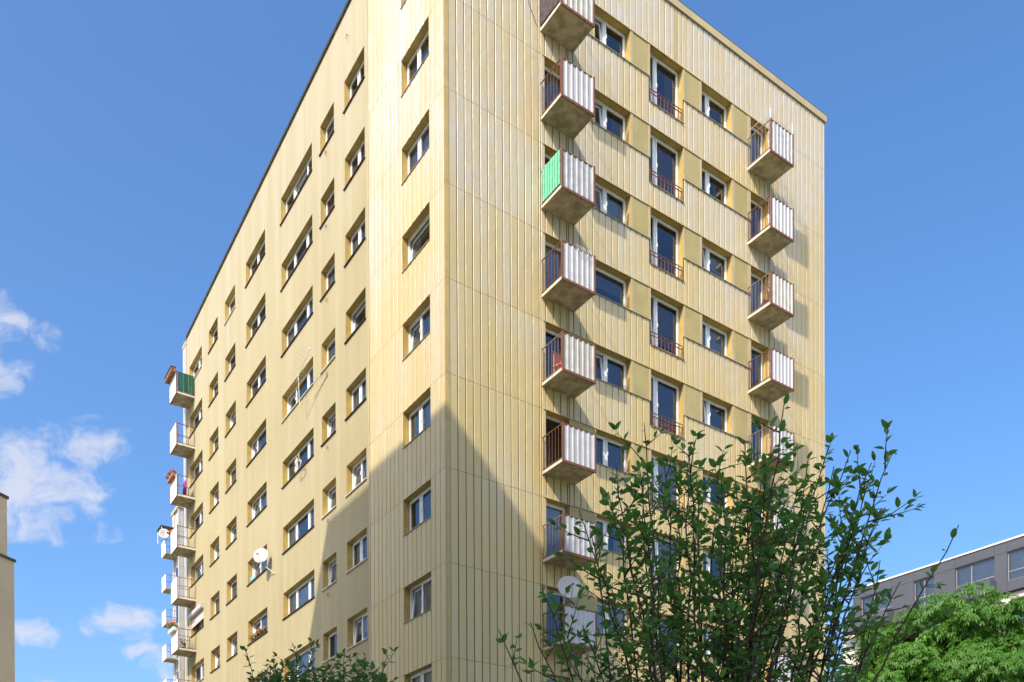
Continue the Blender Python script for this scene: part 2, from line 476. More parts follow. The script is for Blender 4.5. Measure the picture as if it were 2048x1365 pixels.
# roof
rf = MB()
rf.quad((0, 0, 33.29), (17.9, 0, 33.29), (17.9, 5.25, 33.29), (0, 5.25, 33.29))
rf.quad((.2, 5.25, zroof(5.25)), (17.9, 5.25, zroof(5.25)), (17.9, YL, zroof(YL)), (.2, YL, zroof(YL)))
rf.build('roof', M['gutter'], B)
fa = MB(); fa.box(-.06, 17.94, -.055, .0, 33.06, 33.32); fa.box(17.892, 17.94, 0.002, 6, 33.04, 33.32); fa.box(-.085, -.002, -.06, 5.3, 33.04, 33.32)
fa.build('fascia', M['trim_pale'], B)
cp = MB(); cp.box(-.07, 17.95, -.06, .35, 33.322, 33.34); cp.build('coping', M['gutter'], B)
gu = MB()
a = (-.03, 5.32); 
for i in range(24):
    y0 = 5.32 + (29.36 - 5.32) * i / 24; y1 = 5.32 + (29.36 - 5.32) * (i + 1) / 24 - .03
    z0, z1 = zroof(y0), zroof(y1)
    P = [(.13, y0, z0 - .045), (.25, y0, z0 - .045), (.25, y1, z1 - .045), (.13, y1, z1 - .045), (.11, y0, z0 + .02), (.25, y0, z0 + .05), (.25, y1, z1 + .05), (.11, y1, z1 + .02)]
    i0 = len(gu.v); gu.v += P
    for q in ((0, 3, 2, 1), (4, 5, 6, 7), (0, 1, 5, 4), (1, 2, 6, 5), (2, 3, 7, 6), (3, 0, 4, 7)): gu.f.append(tuple(i0 + k for k in q)); gu.m.append(0)
gu.build('gutter', M['gutter'], B)
# far end of the left face: pale folded edge strip
for n in range(1, 12):
    z0 = HM + 2.8 * (n - 1) + .006; z1 = min(HM + 2.8 * n - .006, 33.0)
    if z1 - z0 < .2: continue
    MB().box(PL - .05, PL + .05, 29.42, 29.70, z0, z1).build('edge_strip', M['clad_far'], B)
    MB().box(PL - .05, PL + .05, 29.72, 30.06, z0, z1).build('edge_strip', M['clad_far'], B)
MB().box(PL - .07, PL + .3, 29.40, 30.09, 33.0, 33.2).build('fascia', M['trim_pale'], B)
# edge trim where the cladding stands proud of the plaster, and the corner profile
for n in range(0, 12):
    z0 = HM + 2.8 * (n - 1) + .004 if n else .0; z1 = min(HM + 2.8 * n - .004, 33.04)
    MB().box(-.004, PL + .01, 5.18, 5.262, z0, z1).build('edge_trim', M['trim_pale'], B)
    c = MB(); c.box(-.012, .02, .0, .032, z0, z1); c.box(.022, .145, -.012, .018, z0, z1)
    c.build('corner_trim', M['trim'], B)

# ---- the cladding strips
strips = []          # (face, a0, a1, z0, z1)
def levels(): return [(HM + 2.8 * (n - 1), HM + 2.8 * n, n) for n in range(1, 11)] 
for i in range(len(J_L) - 1):
    y0, y1 = J_L[i], J_L[i + 1]
    inwin = MY0 - .01 <= y0 and y1 <= MY1 + .01
    for z0, z1, n in levels():
        if inwin and n in ROWS: strips.append(('L', y0, y1, z0, z1 - 1.15))
        else: strips.append(('L', y0, y1, z0, z1))
    strips.append(('L', y0, y1, HM + 28, 33.04))
    strips.append(('L', y0, y1, .1, HM))
JR = [.15 + .2755 * k for k in range(100) if .15 + .2755 * k < 17.8] + [17.88]
def cut(a0, a1):
    xs = [a0] + [x for x in JR if a0 + .07 < x < a1 - .07] + [a1]
    return list(zip(xs[:-1], xs[1:]))
for z0, z1, n in levels():
    z1 -= .0
    for (a, b) in cut(.15, 3.53) + [(3.53, 3.71)] + cut(14.40, 17.88): strips.append(('R', a, b, z0, z1))
    if n in ROWS:
        for (a, b) in cut(3.71, 4.64) + cut(13.41, 14.40): strips.append(('R', a, b, z0, z1 - 2.0))
        for (a, b) in cut(4.64, 8.20) + cut(9.88, 13.41): strips.append(('R', a, b, z0, z1 - 1.145))
        for (a, b) in cut(8.20, 9.88): strips.append(('R', a, b, z0, z1 - 1.985))
    else:
        for (a, b) in cut(3.71, 14.40): strips.append(('R', a, b, z0, z1))
for (a, b) in cut(.15, 9.45) + cut(9.6, 17.88): strips.append(('R', a, b, HM + 28, 33.04))
for (a, b) in cut(.15, 17.88): strips.append(('R', a, b, .1, HM))
def strip_area(s):
    f, a, b, z0, z1 = s
    vis = 0
    P = []
    for aa in (a, b):
        for zz in (z0, z1):
            w = CORNER + (RX * aa if f == 'R' else LY * aa) + Vector((0, 0, zz)); P.append(proj(w))
    u0, u1 = min(p[0] for p in P), max(p[0] for p in P)
    v0, v1 = max(0, (P[1][1] + P[3][1]) / 2), min(1365, (P[0][1] + P[2][1]) / 2)
    if v1 <= v0: return 0
    return (u1 - u0) * (v1 - v0)
strips.sort(key=strip_area, reverse=True)
cache = {}
rest = MB()
GAP = .016
def strip_geo(mb, w, h, ox=0, oz=0, place=None):
    """shallow tray: flat front with folded, chamfered long edges"""
    t, c = .025, .008
    prof = [(GAP, t), (GAP, c), (GAP + c, 0), (w - GAP - c, 0), (w - GAP, c), (w - GAP, t)]
    i = len(mb.v)
    for z in (.006, h - .006):
        for (a, y) in prof:
            mb.v.append(place(a, y, z) if place else (a, y, z))
    for k in range(5): mb.f.append((i + k, i + k + 1, i + k + 7, i + k + 6)); mb.m.append(0)
    mb.f.append(tuple(i + k for k in range(5, -1, -1))); mb.f.append(tuple(i + 6 + k for k in range(6))); mb.m += [0, 0]
for idx, s in enumerate(strips):
    f, a, b, z0, z1 = s
    if idx < 300:
        key = (round(b - a, 3), round(z1 - z0, 3))
        if key not in cache:
            mb = MB(); strip_geo(mb, *key); cache[key] = mb.mesh('cladding_strip', M['clad'])
        if f == 'R': link('cladding_strip', cache[key], B, (a, 0, z0), 0)
        else: link('cladding_strip', cache[key], B, (0, b, z0), ROT_L)
    else:
        if f == 'R': strip_geo(rest, b - a, z1 - z0, place=lambda x, y, z: (a + x, y, z0 + z))
        else: strip_geo(rest, b - a, z1 - z0, place=lambda x, y, z: (y, b - x, z0 + z))
o = rest.build('cladding_strips', M['clad'], B); o['kind'] = 'stuff'
MB().box(9.46, 9.59, -.004, .024, HM + 28, 33.03).build('trim_strip', M['trim'], B)
# right face row bands: infill panels, trims, flashings
for n in ROWS:
    H = HM + 2.8 * n - .012
    for (a, b) in ((4.70, 5.70), (7.465, 8.135), (9.925, 10.665), (12.525, 13.225)):
        MB().box(a, b, .004, .022, H - 1.12, H - .012).build('infill_panel', M['infill'], B)
    for (a, b) in ((4.645, 4.69), (5.71, 5.765), (7.335, 7.455), (8.145, 8.245), (9.845, 9.915), (10.675, 10.775), (12.365, 12.515), (13.235, 13.405)):
        zz = 1.12
        MB().box(a, b, -.005, .023, H - zz, H - .004).build('trim_strip', M['trim_pale'], B)
    fl = MB()
    fl.box(4.65, 8.19, -.035, .02, H - 1.142, H - 1.124); fl.box(9.89, 13.40, -.035, .02, H - 1.142, H - 1.124)
    fl.box(8.21, 9.87, -.035, .02, H - 1.982, H - 1.966)
    fl.build('sill_flashing', M['flashing'], B)
    MB().box(3.60, 14.42, -.022, .0, H - .004, H + .022).build('head_flashing', M['trim'], B)
for n in ROWS:
    H = HM + 2.8 * n - 1.15
    MB().box(-.03, .02, MY0 + .005, MY1 - .005, H - .016, H + .004).build('sill_flashing', M['flashing'], B)

# ---- windows
wcache = {}
def bars(mb, w, h, t, y0, y1, x0=0, z0=0):
    mb.box(x0, x0 + t, y0, y1, z0, z0 + h); mb.box(x0 + w - t, x0 + w, y0, y1, z0, z0 + h)
    mb.box(x0 + t, x0 + w - t, y0, y1, z0, z0 + t); mb.box(x0 + t, x0 + w - t, y0, y1, z0 + h - t, z0 + h)
def frame_mesh(w, h, fr, transom):
    key = ('f', w, h, tuple(fr), transom)
    if key not in wcache:
        mb = MB(); bars(mb, w, h, .055, 0, .075)
        x = 0
        for f in fr[:-1]:
            x += f * w
            mb.box(x - .035, x + .035, .002, .073, .056, h - .056)
        wcache[key] = mb.mesh('window', M['pvc'])
    return wcache[key]
def sash_mesh(w, h):
    key = ('s', round(w, 3), round(h, 3))
    if key not in wcache:
        mb = MB(); bars(mb, w, h, .062, -.018, .045)
        wcache[key] = mb.mesh('sash', M['pvc'])
        p = MB(); p.quad((.06, .012, .06), (w - .06, .012, .06), (w - .06, .012, h - .06), (.06, .012, h - .06))
        wcache[('p',) + key[1:]] = p.mesh('pane', M['glass'])
        hd = MB(); hd.box(-.012, .012, -.055, -.02, 0, .13); wcache['handle'] = wcache.get('handle') or hd.mesh('handle', M['white'])
    return wcache[key], wcache[('p',) + key[1:]]
def curtain_mesh(w, h, k):
    key = ('c', round(w, 2), round(h, 2), k)
    if key not in wcache:
        mb = MB(); N = max(8, int(w * 22)); rr = random.Random(k)
        ph = rr.random() * 6
        for i in range(N + 1):
            a = w * i / N
            y = .022 * math.sin(a * 46 + ph) + .012 * math.sin(a * 17 + ph * 2)
            mb.v += [(a, y, 0), (a, y * .6, h)]
        for i in range(N): mb.f.append((2 * i, 2 * i + 2, 2 * i + 3, 2 * i + 1)); mb.m.append(0)
        wcache[key] = mb.mesh('curtain', M['curtain'][k % 4], True)
    return wcache[key]
rw_ = random.Random(11)
def window(org, rot, w, h, depth, fr, tilt=(), sill=None, curtain=None, open_side=None, shutter=False):
    c, s = math.cos(rot), math.sin(rot)
    loc = (org[0] + c * 0 - s * depth, org[1] + s * 0 + c * depth, org[2])
    wd = link('window', frame_mesh(w, h, fr, None), B, loc, rot)
    x = 0
    for i, f in enumerate(fr):
        sw = f * w
        l = .05 if i == 0 else .038; r = .05 if i == len(fr) - 1 else .038
        sm, pm = sash_mesh(sw - l - r, h - .10)
        rx = (math.radians(-6.5), 0, 0) if i in tilt else 0.0
        if open_side == i: rx = (0, 0, math.radians(62))
        y = -.004 if i not in tilt else .02
        link('sash', sm, wd, (x + l, y, .05), rx); link('pane', pm, wd, (x + l, y, .05), rx)
        if len(fr) > 1 and i == 1: link('handle', wcache['handle'], wd, (x + l + .03, -.02, h * .45), 0)
        x += sw
    if curtain is not None:
        k, part = curtain
        cy_ = .19 if tilt else .10
        if part == 'full': link('curtain', curtain_mesh(w - .12, h - .06, k), wd, (.06, cy_, .03), 0)
        elif part == 'top': link('curtain', curtain_mesh(w - .12, h * .5, k), wd, (.06, cy_, h * .48), 0)
        elif part == 'sides':
            link('curtain', curtain_mesh(w * .28, h - .06, k), wd, (.06, cy_, .03), 0); link('curtain', curtain_mesh(w * .28, h - .06, k), wd, (w - .06 - w * .28, cy_, .03), 0)
    if sill:
        mb = MB(); mb.box(-.05, w + .05, -depth - .055, -depth - .001, -.035, -.004); mb.box(-.0 + .004, w - .004, -depth - .004, 0, -.0, .012)
        mb.build('sill', M[sill], wd)
    return wd
def pick_curtain():
    r = rw_.random()
    if r < .2: return None
    return (rw_.choice([0, 0, 0, 1, 1, 2]), rw_.choice(['full', 'full', 'full', 'sides', 'top']))
TILT = {('A', 7): (0, 1), ('A', 4): (), ('M', 7): (0,), ('M', 6): (0,), ('M', 3): (0,), ('B', 6): (0,), ('B', 5): (0,), ('C', 10): (1,), ('E', 6): (0,), ('A', 3): (0,), ('A', 5): (0,), ('D', 4): (0,), ('B', 4): (0,), ('F', 4): (0,), ('E', 4): (0,)}
FR_OVERRIDE = {('M', 7): [1], ('A', 7): [1], ('D', 7): [.3, .7]}
for n in ROWS:
    for k, (y0, y1) in COLS_L.items():
        fr = FR_OVERRIDE.get((k, n), SASH_L[k])
        w = y1 - y0
        ti = TILT.get((k, n), ()) or ((0,) if rw_.random() < .2 else ())
        if fr == [1] and len(ti) > 1: ti = (0,)
        pale = (k in 'AB' and n <= 5) or rw_.random() < .1
        wd = window((PL, y1, zs(n) + .0), ROT_L, w, zh(n) - zs(n), DL - .10, fr, ti, 'sill_pale' if pale else 'sill_brown', pick_curtain())
    k = 'M'
    fr = FR_OVERRIDE.get((k, n), SASH_L[k])
    H = HM + 2.8 * n
    window((.026, MY1, H - 1.15), ROT_L, MY1 - MY0, 1.15, .20, fr, TILT.get((k, n), ()), None, pick_curtain())
    H = HM + 2.8 * n - .01
    oneb = n == 7
    window((WIN1[0], .026, H - 1.13), 0, WIN1[1] - WIN1[0], 1.13, DR - .1, [1] if oneb else [.38, .62], () if oneb else ((0,) if n >= 6 else ()), None, (3, 'full') if n in (5, 6) else ((3, 'top') if oneb else pick_curtain()))
    window((WIN2[0], .026, H - 1.13), 0, WIN2[1] - WIN2[0], 1.13, DR - .1, [.34, .66], (0,) if n in (6, 8) else (), None, (3, 'full') if n in (6,) else pick_curtain())
    window((FRN[0], .026, H - 1.97), 0, FRN[1] - FRN[0], 1.97, DR - .1, [.27, .73], (0,) if n in (7, 8, 10) else (), None, (3, 'full') if n == 6 else pick_curtain())
    for di, d in enumerate(DOORS):
        window((d[0], .026, H - 1.97), 0, d[1] - d[0], 1.97, DR - .1, [1], (), None, pick_curtain() if not (n == 5 and di == 0) else None, open_side=0 if (n == 5 and di == 0) else None)
    # railing across the tall window
    rl = MB(); x0, x1 = FRN[0] + .03, FRN[1] - .03; z = H - 1.97
    for zz in (.05, .37, .49): rl.box(x0, x1, .03, .055, z + zz, z + zz + .02)
    N = 9
    for i in range(N + 1):
        x = x0 + (x1 - x0) * i / N
        rl.box(x - .011, x + .011, .034, .051, z + .06, z + .49)
    if n == 6:
        for i in range(4): rl.box(x0 + .3, x1 - .3, .058, .07, z + .12 + .08 * i, z + .14 + .08 * i)
    rl.build('window_railing', M['rust'], B)

# ---- balconies
def balcony(org, rot, w, p, style, n):
    c, s = math.cos(rot), math.sin(rot)
    mb = MB(); mb.box(.012, w - .012, -p + .012, -.001, 0, .10)
    sb = mb.build('balcony', M['concrete'], B, org, rot)
    ed = MB(); ed.box(0, .011, -p, -.002, -.004, .085); ed.box(w - .011, w, -p, -.002, -.004, .085); ed.box(.0, w, -p, -p + .011, -.0035, .085)
    ed.build('slab_edge', M['concrete_white'], sb)
    T = 1.17
    fr = MB()
    for x in (-.005, w - .045): fr.box(x, x + .05, -p - .05, -p - .004, -.035, T + .03)
    fr.box(.051, w - .051, -p - .046, -p - .006, -.03, .05)
    fr.box(.041, w - .041, -p - .035, -p - .006, T - .02, T + .01)
    fr.build('front_frame', M['rust'], sb)
    sr = MB()
    side = 0 if style != 'far' else w - .028
    sr.box(side, side + .028, -p, -.01, T - .03, T); sr.box(side + .002, side + .026, -p, -.01, .12, .145)
    N = 6
    for i in range(N + 1):
        y = -p + .04 + (p - .08) * i / N
        if style == 'far' and i not in (0, 3, 6): continue
        sr.box(side + .006, side + .022, y - .009, y + .009, .146, T - .031)
    if style == 'far':
        sr.box(side + .002, side + .02, -p, -.3, .55, .57)
    sr.build('side_railing', M['rail'] if n % 2 else M['rail_grey'], sb)
    so = MB(); oth = w - .028 if style != 'far' else 0
    so.tube([(oth + .014, -p, T - .015), (oth + .014, -.01, T - .015)], .014); so.box(oth, oth + .02, -.03, -.002, .1, T)
    so.build('side_railing', M['rail'], sb)
    if style == 'near':
        pm = MB(); R_ = 6.5; prof = [.045]
        x = .045; pts = [(x, 0)]
        pitch = (w - .09) / 6.0
        for i in range(6):
            b = .045 + i * pitch
            pts += [(b + pitch * .66, 0), (b + pitch * .73, -.028), (b + pitch * .93, -.028), (b + pitch * 1.0, 0)]
        for (xx, yy) in pts: pm.v += [(xx, -p - .012 + yy, .03), (xx, -p - .012 + yy, T - .025)]
        for i in range(len(pts) - 1): pm.f.append((2 * i, 2 * i + 2, 2 * i + 3, 2 * i + 1)); pm.m.append(0)
        o = pm.build('corrugated_panel', M[('panel_white', 'panel_white1', 'panel_white', 'panel_white2')[(n * 3 + int(org[0])) % 4]], sb)
        md = o.modifiers.new('thick', 'SOLIDIFY'); md.thickness = .004; md.offset = 1
    else:
        MB().box(.03, w - .03, -p - .062, -p - .048, -.0, T + .005).build('front_panel', M['panel_flat'], sb)
        cp_ = MB()
        for i in range(8):
            x = .08 + (w - .16) * i / 7; cp_.box(x - .018, x + .018, -p - .06, -p - .03, T + .006, T + .03)
        if n in (9, 7): cp_.build('panel_caps', M['rail'], sb)
    return sb
BAL = {}
for n in ROWS:
    BAL['a', n] = balcony((3.53, 0, 1.025 + 2.8 * n), 0, 1.32, 1.05, 'near', n)
    BAL['b', n] = balcony((13.22, 0, 1.025 + 2.8 * n), 0, 1.30, 1.06, 'near', n)
    BAL['g', n] = balcony((PL, 29.17, 1.23 + 2.8 * n), ROT_L, 1.38, .95, 'far', n)
# side screens that belong to single balconies
def side_screen(b, mat, name, gap=.02, w=.11, far=False, W=1.32, P=1.05, tops=True):
    y = -P + .05; r = random.Random(5)
    while y < -.08:
        h = r.uniform(-.03, .05) if tops else 0
        x0 = -.018 if not far else W - .002
        MB().box(x0, x0 + .014, y, min(y + w, -.02), .14, 1.16 + h).build(name, mat, b)
        y += w + gap
side_screen(BAL['a', 8], M['green'], 'green_slat', .032, .10)
side_screen(BAL['a', 10], M['dark_cover'], 'screen_slat', .004, .16, tops=False)
side_screen(BAL['g', 10], M['green_dark'], 'green_sheet', .01, .13, True, 1.40, .95, False)
# vents: small hooked brackets under the second window column
for n in ROWS:
    y = 9.25; z = zs(n) - .36
    v = MB(); v.tube([(PL - .002, y, z + .10), (PL - .06, y, z + .10), (PL - .06, y, z)], .012, 5); v.tube([(PL - .01, y - .05, z), (PL - .06, y - .05, z), (PL - .06, y + .06, z)], .012, 5)
    v.build('wall_bracket', M['terracotta'], B)
v = MB(); v.tube([(PL - .002, 7.18, 32.78), (PL - .09, 7.18, 32.80), (PL - .09, 7.18, 32.62)], .014, 5); v.build('wall_bracket', M['terracotta'], B)

def bpos(x, y, z): return CORNER + RX * x + LY * y + Vector((0, 0, z))

# ------------------------------------------------------------------ things fixed to or standing on the block
def dish(name, label, P, facing, r, foot, group=None):
    """satellite dish: shallow bowl facing a direction, feed arm with receiver, bracket back to the wall"""
    f = Vector(facing).normalized()
    t = empty(name, foot, 0, label, 'satellite dish', group)
    x = f.cross(Vector((0, 0, 1))).normalized(); y = x.cross(f)
    O = Vector(P) - Vector(foot)
    mb = MB(); N, K = 24, 5
    rings = []
    for back in (0, 1):
        for k in range(K + 1):
            q = k / K
            d = (q * q) * .16 * r - back * .012
            for i in range(N):
                a = 2 * math.pi * i / N
                mb.v.append(tuple(O + (x * math.cos(a) + y * math.sin(a) * 1.06) * r * max(q, .001) + f * d))
        b0 = back * (K + 1) * N
        for k in range(K):
            for i in range(N):
                q = (b0 + k * N + i, b0 + k * N + (i + 1) % N, b0 + (k + 1) * N + (i + 1) % N, b0 + (k + 1) * N + i)
                mb.f.append(q if not back else q[::-1]); mb.m.append(0)
    for i in range(N):
        a0 = K * N + i; a1 = K * N + (i + 1) % N; c0 = (2 * K + 1) * N + i; c1 = (2 * K + 1) * N + (i + 1) % N
        mb.f.append((a0, a1, c1, c0)); mb.m.append(0)
    mb.build('reflector', M['dish'], t, smooth=True)
    feed = O + f * r * 1.0 - y * r * .45
    low = O - y * r * 1.0
    MB().tube([low - f * .05, low + f * .1, feed], .012).build('feed_arm', M['metal'], t)
    MB().tube([feed + (f * .08 - y * .02), feed - f * .07 + y * .06], [.03, .022], 8).build('receiver', M['dark'], t)
    mb = MB(); mb.tube([O - f * .03, O - f * .14, O - f * .14 - y * r * .9], .02); mb.tube([O - f * .14 - y * r * .9, Vector((0, 0, 0))], .018)
    mb.build('bracket', M['metal'], t)
    return t
south = -RX * 1.0 - LY * .75 + Vector((0, 0, .45))
dish('satellite_dish', 'white satellite dish on a bracket in front of a double window on the plaster side', bpos(-.22, 15.75, 16.62), -RX * .8 - LY * .9 + Vector((0, 0, .3)), .35, bpos(PL - .01, 15.15, 15.75))
dish('satellite_dish', 'large pale satellite dish above a balcony rail behind the big shrub', bpos(3.85, -1.0, 11.18), -RX * .45 - LY * .9 + Vector((0, 0, .35)), .40, bpos(3.55, -1.08, 10.35))

# television aerial in front of a triple window
ae = empty('television_aerial', bpos(PL, 10.5, 21.25), YAW, 'thin white rod aerial mounted outside a triple window of the plaster side', 'aerial')
mb = MB(); mb.tube([(-.01, -1.25, .32), (-.05, .0, .0), (-.25, .35, .0), (-.35, .75, -.05)], .016); mb.tube([(-.35, .75, -.1), (-.42, .72, 1.18)], .018); mb.build('mast', M['cable'], ae)
mb = MB(); p0, p1 = Vector((-.36, 1.1, 1.05)), Vector((-.62, -.95, 1.22)); mb.tube([p0, p1], .012); mb.build('boom', M['white'], ae)
for i in range(9):
    q = p0.lerp(p1, i / 8); l = .42 - .022 * i
    MB().tube([q + Vector((-.75, 0, .12)) * l * 1.3, q + Vector((.35, 0, -.12)) * l * 1.3], .0045, 5).build('rod', M['white'], ae)
MB().box(-.66, -.60, -1.02, -.96, 1.19, 1.25).build('end_cap', M['white'], ae)

def curve_thing(name, label, cat, pts, r, mat):
    o = MB().tube(pts, r, 6).build(name, mat, smooth=True)
    return tag(o, label, cat)
lp = []
for i in range(40):
    a = i / 39 * 4.2 * math.pi
    lp.append(bpos(-.06, 11.75 + .30 * math.cos(a) + .12 * math.cos(2.3 * a), 19.22 + .27 * math.sin(a) * (1 if i < 20 else .6) - .006 * i))
curve_thing('cable_coil', 'coil of cream cable hanging in front of a triple window', 'cable', lp, .014, M['cable'])
curve_thing('hanging_cable', 'thin dark cable looping down the cladding left of the top balcony', 'cable', [bpos(2.75 + .22 * math.sin(i * .5) + .045 * i, -.02, 32.6 - .27 * i + .02 * math.sin(i * 1.7)) for i in range(14)], .008, M['cable_dark'])

def plants(t, box, n, seed, petals, hmax=.3, mat='plant'):
    r = random.Random(seed); x0, x1, y0, y1, z0 = box
    lf, fl = MB(), MB()
    for i in range(n):
        p = Vector((r.uniform(x0, x1), r.uniform(y0, y1), z0)); q = p + Vector((r.uniform(-.12, .12), r.uniform(-.12, .12), r.uniform(.3, 1) * hmax))
        for k in range(5):
            c = p.lerp(q, r.uniform(.2, 1)); d = Vector((r.uniform(-1, 1), r.uniform(-1, 1), r.uniform(-.4, .8))).normalized() * r.uniform(.05, .1)
            s = d.cross(Vector((r.uniform(-1, 1), r.uniform(-1, 1), r.uniform(-1, 1)))).normalized() * .03
            lf.quad(tuple(c), tuple(c + d * .5 + s), tuple(c + d), tuple(c + d * .5 - s))
        if petals:
            for k in range(4):
                c = q + Vector((r.uniform(-.04, .04), r.uniform(-.04, .04), r.uniform(-.02, .04)))
                d = Vector((r.uniform(-1, 1), r.uniform(-1, 1), r.uniform(-1, 1))).normalized() * .035; s = d.cross(Vector((.3, .5, .8))).normalized() * .03
                fl.quad(tuple(c - d), tuple(c + s), tuple(c + d), tuple(c - s))
    lf.build('leaves', M[mat], t)
    if petals: fl.build('flowers', M[petals], t)
# flower box on a window sill
fb = empty('flower_box', bpos(PL - .02, 18.6, zs(4) + .01), YAW - math.pi / 2, 'flower box with orange blossoms on the sill of a double window', 'flower box')
MB().box(.1, 2.1, .02, .15, .0, .08).build('trough', M['sill_brown'], fb)
plants(fb, (.12, 2.08, .0, .14, .06), 90, 3, 'petal_orange', .26)
fb = empty('cushion', bpos(PL + .05, 18.3, zs(5) + .0), YAW, 'light blue cushion on the window sill behind the satellite dish', 'cushion')
mb = MB()
for i in range(9):
    a = i / 8 * math.pi
    for k in range(10):
        b = k / 10 * 2 * math.pi
        mb.v.append((.09 * math.sin(a) * math.cos(b), .30 * math.sin(a) ** .6 * math.sin(b), .14 + .12 * -math.cos(a)))
for i in range(8):
    for k in range(10): mb.f.append((i * 10 + k, i * 10 + (k + 1) % 10, (i + 1) * 10 + (k + 1) % 10, (i + 1) * 10 + k)); mb.m.append(0)
mb.build('cushion_cover', M['cloth_blue'], fb, smooth=True)

def g_local(n, a, y, z):     # point on a far balcony: a along (0 far, 1.38 near), y outward negative
    return bpos(PL + y, 29.17 - a, 1.23 + 2.8 * n + z)
def trough_thing(n, label, petals, seed, hang=True, mat='terracotta', hmax=.3):
    t = empty('flower_box', g_local(n, 0, -.95, 1.1), YAW - math.pi / 2, label, 'flower box', 'flower boxes on the far balconies')
    mb = MB(); mb.box(.1, 1.25, -.26, -.09, -.02, .15); mb.build('trough', M[mat], t)
    plants(t, (.1, 1.25, -.26, -.09, .12), 45, seed, petals, hmax)
trough_thing(8, 'planter of red geraniums hooked on the rail of a far left balcony', 'petal_red', 5)
trough_thing(5, 'planter with green and yellow plants hooked on a lower far left balcony', 'petal_orange', 6, mat='white', hmax=.5)
# brown box roof on the highest far balcony
t = empty('balcony_box', g_local(10, 0, -.95, 1.15), YAW - math.pi / 2, 'brown planter box along the top of the green screened balcony', 'planter box')
mb = MB(); mb.box(-.05, 1.38, -.30, -.07, -.06, .20); mb.build('box', M['brown_wood'], t)
MB().box(-.08, 1.40, -.33, -.05, .201, .225).build('lid', M['gutter'], t)
# laundry and chairs
t = empty('laundry', g_local(8, .9, -.45, .1), YAW, 'purple cloth drying on the far balcony with red geraniums', 'laundry')
mb = MB()
for i in range(9):
    for k in range(7):
        mb.v.append((.05 * math.sin(i * 1.3 + k * .4), -.24 + .06 * i + .02 * math.sin(k), .18 + .13 * k))
for i in range(8):
    for k in range(6): mb.f.append((i * 7 + k, (i + 1) * 7 + k, (i + 1) * 7 + k + 1, i * 7 + k + 1)); mb.m.append(0)
o = mb.build('cloth', M['cloth_purple'], t, smooth=True); md = o.modifiers.new('t', 'SOLIDIFY'); md.thickness = .01
MB().tube([(0, -.3, .97), (0, .3, .97)], .01).build('line', M['metal'], t)
def chair(name, label, P, rz, mat):
    t = empty(name, P, rz, label, 'chair')
    MB().box(-.22, .22, -.2, .2, .40, .44).build('seat', mat, t)
    mb = MB()
    for i in range(6): mb.box(-.2 + i * .07, -.15 + i * .07, .17, .2, .44, .86)
    mb.box(-.22, .22, .165, .205, .861, .9); mb.build('backrest', mat, t)
    for x in (-.2, .17):
        for y in (-.19, .16): MB().box(x, x + .035, y, y + .035, 0, .399).build('leg', mat, t)
chair('plastic_chair', 'red plastic chair on a balcony beside a folded cloth', bpos(4.0, -.45, 1.126 + 2.8 * 6), YAW + .3, M['cloth_pink'])
chair('folding_chair', 'brown wooden chair on a right hand balcony below the roof', bpos(13.75, -.5, 1.126 + 2.8 * 8), YAW + 2.5, M['brown_wood'])
# clothes pegs and hooks on the rail of a balcony
t = empty('clothes_hanger', bpos(4.0, -1.09, 1.025 + 19.6 + 1.18), YAW, 'bunch of wire clothes hangers hung on the rail of a near balcony', 'hanger')
for i in range(5):
    x = .05 + .13 * i
    MB().tube([(x, 0, .03), (x + .03, -.03, .06), (x + .05, -.05, .0), (x - .04, -.06, -.11), (x + .12, -.06, -.13), (x + .05, -.05, .0)], .006, 5).build('wire', M['white'], t)
# drying rack poles on the highest right balcony
t = empty('drying_rack', bpos(13.22, -1.07, 1.025 + 28 + 1.15), YAW, 'white drying rack with poles rising above the top right balcony', 'drying rack')
for x in (.03, 1.27):
    MB().tube([(x, 0, -.6), (x, 0, .42)], .014).build('pole', M['white'], t)
for i in range(4):
    MB().tube([(.03, .12 + i * .2, .30), (1.27, .12 + i * .2, .30)], .006, 5).build('line', M['white'], t)
for x in (.03, 1.27): MB().tube([(x, 0, .30), (x, .95, .30)], .008, 5).build('arm', M['white'], t)
for i, (n, k) in enumerate(((10, 'b'), (9, 'b'), (8, 'b'), (6, 'b'))):
    x0, p = 13.22, .6
    t = empty('hanging_sheet', bpos(x0 + .75, -p, 1.125 + 2.8 * n), YAW, ['pale sheet drying on the top right balcony', 'pale sheet hung on the second highest right balcony', 'white sheet hung beside a wooden chair on a right balcony', 'cream sheet on the right balcony just above the shrub'][i], 'laundry')
    mb = MB()
    for a in range(13):
        for kz in range(5): mb.v.append((-.25 + .05 * a, .04 * math.sin(a * 1.1 + i) + .015 * math.sin(kz * 2), .15 + .19 * kz))
    for a in range(12):
        for kz in range(4): mb.f.append((a * 5 + kz, (a + 1) * 5 + kz, (a + 1) * 5 + kz + 1, a * 5 + kz + 1)); mb.m.append(0)
    o = mb.build('cloth', M['white'] if i != 3 else M['trim_pale'], t, smooth=True); md = o.modifiers.new('t', 'SOLIDIFY'); md.thickness = .008
    MB().tube([(-.3, 0, .92), (.45, 0, .92)], .008, 5).build('rail', M['metal'], t)
t = empty('potted_plant', g_local(5, .75, -.55, .10), YAW, 'small potted plant standing on a lower far left balcony', 'plant')
MB().tube([(0, 0, 0), (0, 0, .22)], [.08, .11], 10).build('pot', M['terracotta'], t)
plants(t, (-.08, .08, -.08, .08, .2), 22, 8, None, .55)
